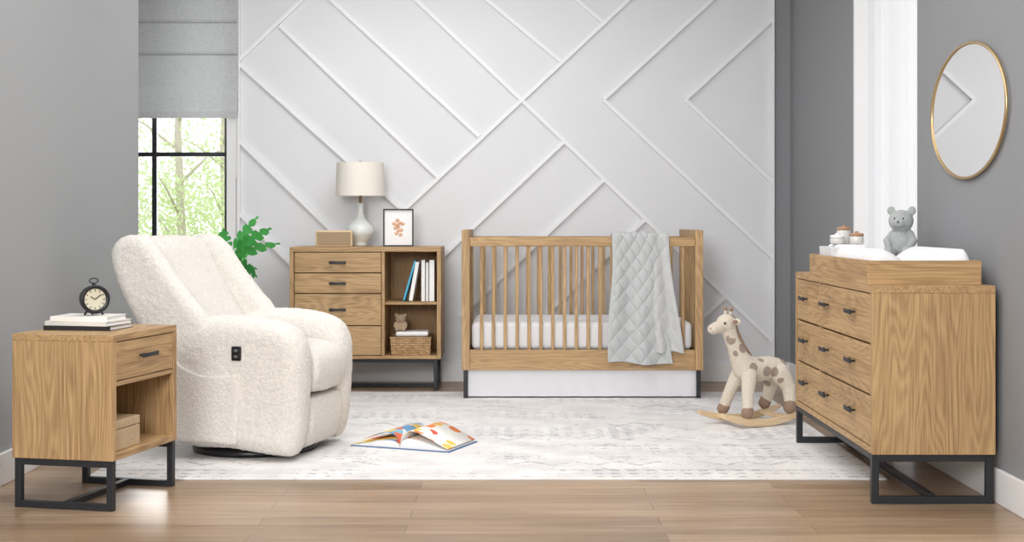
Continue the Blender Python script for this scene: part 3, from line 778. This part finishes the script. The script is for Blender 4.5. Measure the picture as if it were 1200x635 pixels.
for s in (-1,1):
    ball('ear', (-.135, s*.062, .515), (.012,.03,.016), PLUSHC, gi)
    ball('ear_inner', (-.142, s*.062, .515), (.008,.022,.011), BROWN, gi)
    tube('horn', [(-.145, s*.02, .54), (-.142, s*.024, .57)], .007, PLUSHC, gi); ball('horn_tip', (-.142, s*.025, .573), .011, BROWN, gi)
    ball('eye', (-.188, s*.037, .508), .006, BLACK, gi)
    ball('nostril', (-.256, s*.013, .483), .004, BROWN, gi)
    ellipsoids('front_leg', chain([((-.045,s*.04,.25),.040), ((-.075,s*.07,.17),.031), ((-.095,s*.095,.09),.028)]), PLUSHC, gi, .006, .003)
    ellipsoids('front_hoof', chain([((-.095,s*.096,.085),.029), ((-.102,s*.1,.070),.030)]), BROWN, gi, .006, 0)
    ellipsoids('hind_leg', chain([((.14,s*.04,.25),.050), ((.175,s*.07,.18),.035), ((.165,s*.095,.10),.029)]), GM, gi, .006, .003)
    ellipsoids('hind_hoof', chain([((.163,s*.096,.1),.030), ((.155,s*.1,.083),.031)]), BROWN, gi, .006, 0)
    v = []; f = []; n = 30
    for i in range(n+1):
        x = -.25+.5*i/n; z = .001+.85*x*x; hh = .036*(1-.5*(abs(x)/.25)**4)
        for yy in (s*.1-.013, s*.1+.013): v += [(x, yy, z), (x, yy, z+hh)]
    for i in range(n):
        a = i*4; q = a+4
        f += [(a,a+1,q+1,q), (a+2,q+2,q+3,a+3), (a,q,q+2,a+2), (a+1,a+3,q+3,q+1)]
    f += [(0,2,3,1), (n*4, n*4+1, n*4+3, n*4+2)]
    o = mobj('rocker', v, f, WL, gi); m = o.modifiers.new('b','BEVEL'); m.width = .003; m.limit_method = 'ANGLE'
for x in (-.13, .13): box('cross_bar', x-.015, x+.015, -.088, .088, .03, .05, WL, gi)
mane = chain([((-.115,0,.53),.012), ((-.09,0,.46),.013), ((-.05,0,.385),.013), ((-.01,0,.34),.011)])
ellipsoids('mane', mane, BROWN, gi, .005, .004)
tube('tail', [(.205,0,.28),(.235,0,.24),(.24,0,.18)], .007, PLUSHC, gi); ball('tail_tuft', (.241,0,.165), (.014,.014,.024), BROWN, gi)

# ------------------------------------------------------------------ open picture book
def pagemat(name, hue, seed, fill=.42):
    m, nt, b = newmat(name)
    tc = N(nt, 'ShaderNodeTexCoord'); mp = N(nt, 'ShaderNodeMapping'); mp.inputs['Location'].default_value = (seed, seed*.7, 0)
    nt.links.new(tc.outputs['Object'], mp.inputs[0])
    v = N(nt, 'ShaderNodeTexVoronoi'); v.inputs['Scale'].default_value = 13; nt.links.new(mp.outputs[0], v.inputs['Vector'])
    r = N(nt, 'ShaderNodeValToRGB'); r.color_ramp.interpolation = 'CONSTANT'
    els = r.color_ramp.elements; els[0].color = lin(hue[0]); els[1].position = .3; els[1].color = lin(hue[1])
    e = els.new(.5); e.color = lin(hue[2]); e = els.new(.7); e.color = lin(hue[3])
    sp = N(nt, 'ShaderNodeSeparateColor'); nt.links.new(v.outputs['Color'], sp.inputs[0]); nt.links.new(sp.outputs[0], r.inputs[0])
    lt = N(nt, 'ShaderNodeMath', operation='GREATER_THAN'); nt.links.new(v.outputs['Distance'], lt.inputs[0]); lt.inputs[1].default_value = fill
    mx = N(nt, 'ShaderNodeMix', data_type='RGBA'); nt.links.new(lt.outputs[0], mx.inputs[0]); nt.links.new(r.outputs[0], mx.inputs[6]); mx.inputs[7].default_value = lin((236,234,228))
    nt.links.new(mx.outputs[2], b.inputs['Base Color']); b.inputs['Roughness'].default_value = .6
    return m
PGL = pagemat('page_blue', [(96,150,190),(226,190,90),(206,104,72),(120,170,190)], 1.2, .7)
PGR = pagemat('page_fruit', [(236,130,60),(240,236,226),(216,80,62),(246,190,90)], 3.4, .45)
ob = empty('open_picture_book', (-.44, 6.17, RZ), -22)
CVR = plain('cover_blue', (70,110,160), .5)
hd = .15; n = 28
def sheet(name, fn, mat, lo=None):
    v = []; f = []
    for i in range(n+1):
        x, z = fn(i/n); v += [(x,-hd,z),(x,hd,z)]
    for i in range(n): a = i*2; f.append((a,a+2,a+3,a+1))
    o = mobj(name, v, f, mat, ob, smooth=True)
    m = o.modifiers.new('s','SOLIDIFY'); m.thickness = .0008; m.offset = 0
def arch(L, h, k=.5):
    return lambda t: (L*t, .006+h*math.sin(math.pi*t**k)*(1-.3*t))
for s, L, hm in ((-1, .235, .032), (1, .235, .045)):
    fn = arch(s*L, hm)
    v = []; f = []
    for i in range(n+1):
        x, z = fn(i/n); v += [(x,-hd+.001,.004),(x,hd-.001,.004),(x,-hd+.001,z),(x,hd-.001,z)]
    for i in range(n):
        a = i*4; q = a+4; f += [(a,q,q+2,a+2),(a+1,a+3,q+3,q+1),(a,a+1,q+1,q),(a+2,q+2,q+3,a+3)]
    f += [(n*4, n*4+1, n*4+3, n*4+2)]
    mobj('page_block', v, f, WHITE, ob)
    box('cover', min(0, s*.243), max(0, s*.243), -.155, .155, 0, .0035, CVR, ob, bev=0)
sheet('printed_page_left', lambda t: (-.235*t, .0075+.032*math.sin(math.pi*t**.5)*(1-.3*t)), PGL)
sheet('lifted_page_right', lambda t: (.232*t, .010+.075*math.sin(math.pi*(t*.97)**.5)*(1-.15*t)), PGR)
sheet('lifted_page_left', lambda t: (-.19*t, .010+.060*math.sin(math.pi*(t*.8)**.5)), PGL)

# ------------------------------------------------------------------ lights
w = bpy.data.worlds.new('World'); scn.world = w; w.use_nodes = True
bg = w.node_tree.nodes['Background']; bg.inputs[0].default_value = (.97,.985,1,1); bg.inputs[1].default_value = 1.75
def area(name, loc, target, sx, sy, power, col=(1,1,1)):
    l = bpy.data.lights.new(name, 'AREA'); l.shape = 'RECTANGLE'; l.size = sx; l.size_y = sy; l.energy = power; l.color = col
    o = bpy.data.objects.new(name, l); COL.objects.link(o); o.location = loc
    o.rotation_euler = (Vector(target)-Vector(loc)).to_track_quat('-Z', 'Y').to_euler()
    return o
area('added_ceiling_fill', (-.2, 4.6, 2.72), (-.2, 4.6, 0), 2.6, 3.0, 64)  # added overhead fill to light the room, no visible fixture
area('added_ceiling_fill', (-.6, 7.3, 2.72), (-.6, 7.5, 0), 1.8, 1.2, 28)  # second added fill, brightens the back of the room
area('studio_softbox', (-1.2, -.6, 2.1), (.4, 8, .9), 1.4, 1.3, 165)
area('window_daylight', (-2.1, 9.4, 1.5), (-.6, 6, .6), .9, 1.6, 35)

cam = bpy.data.cameras.new('camera'); co = bpy.data.objects.new('camera', cam); COL.objects.link(co)
co.location = (0, 0, 1.02); co.rotation_euler = (math.pi/2, 0, 0)
cam.sensor_width = 36; cam.lens = 48; cam.shift_y = -59.5/1200
cam.clip_end = 200
scn.camera = co
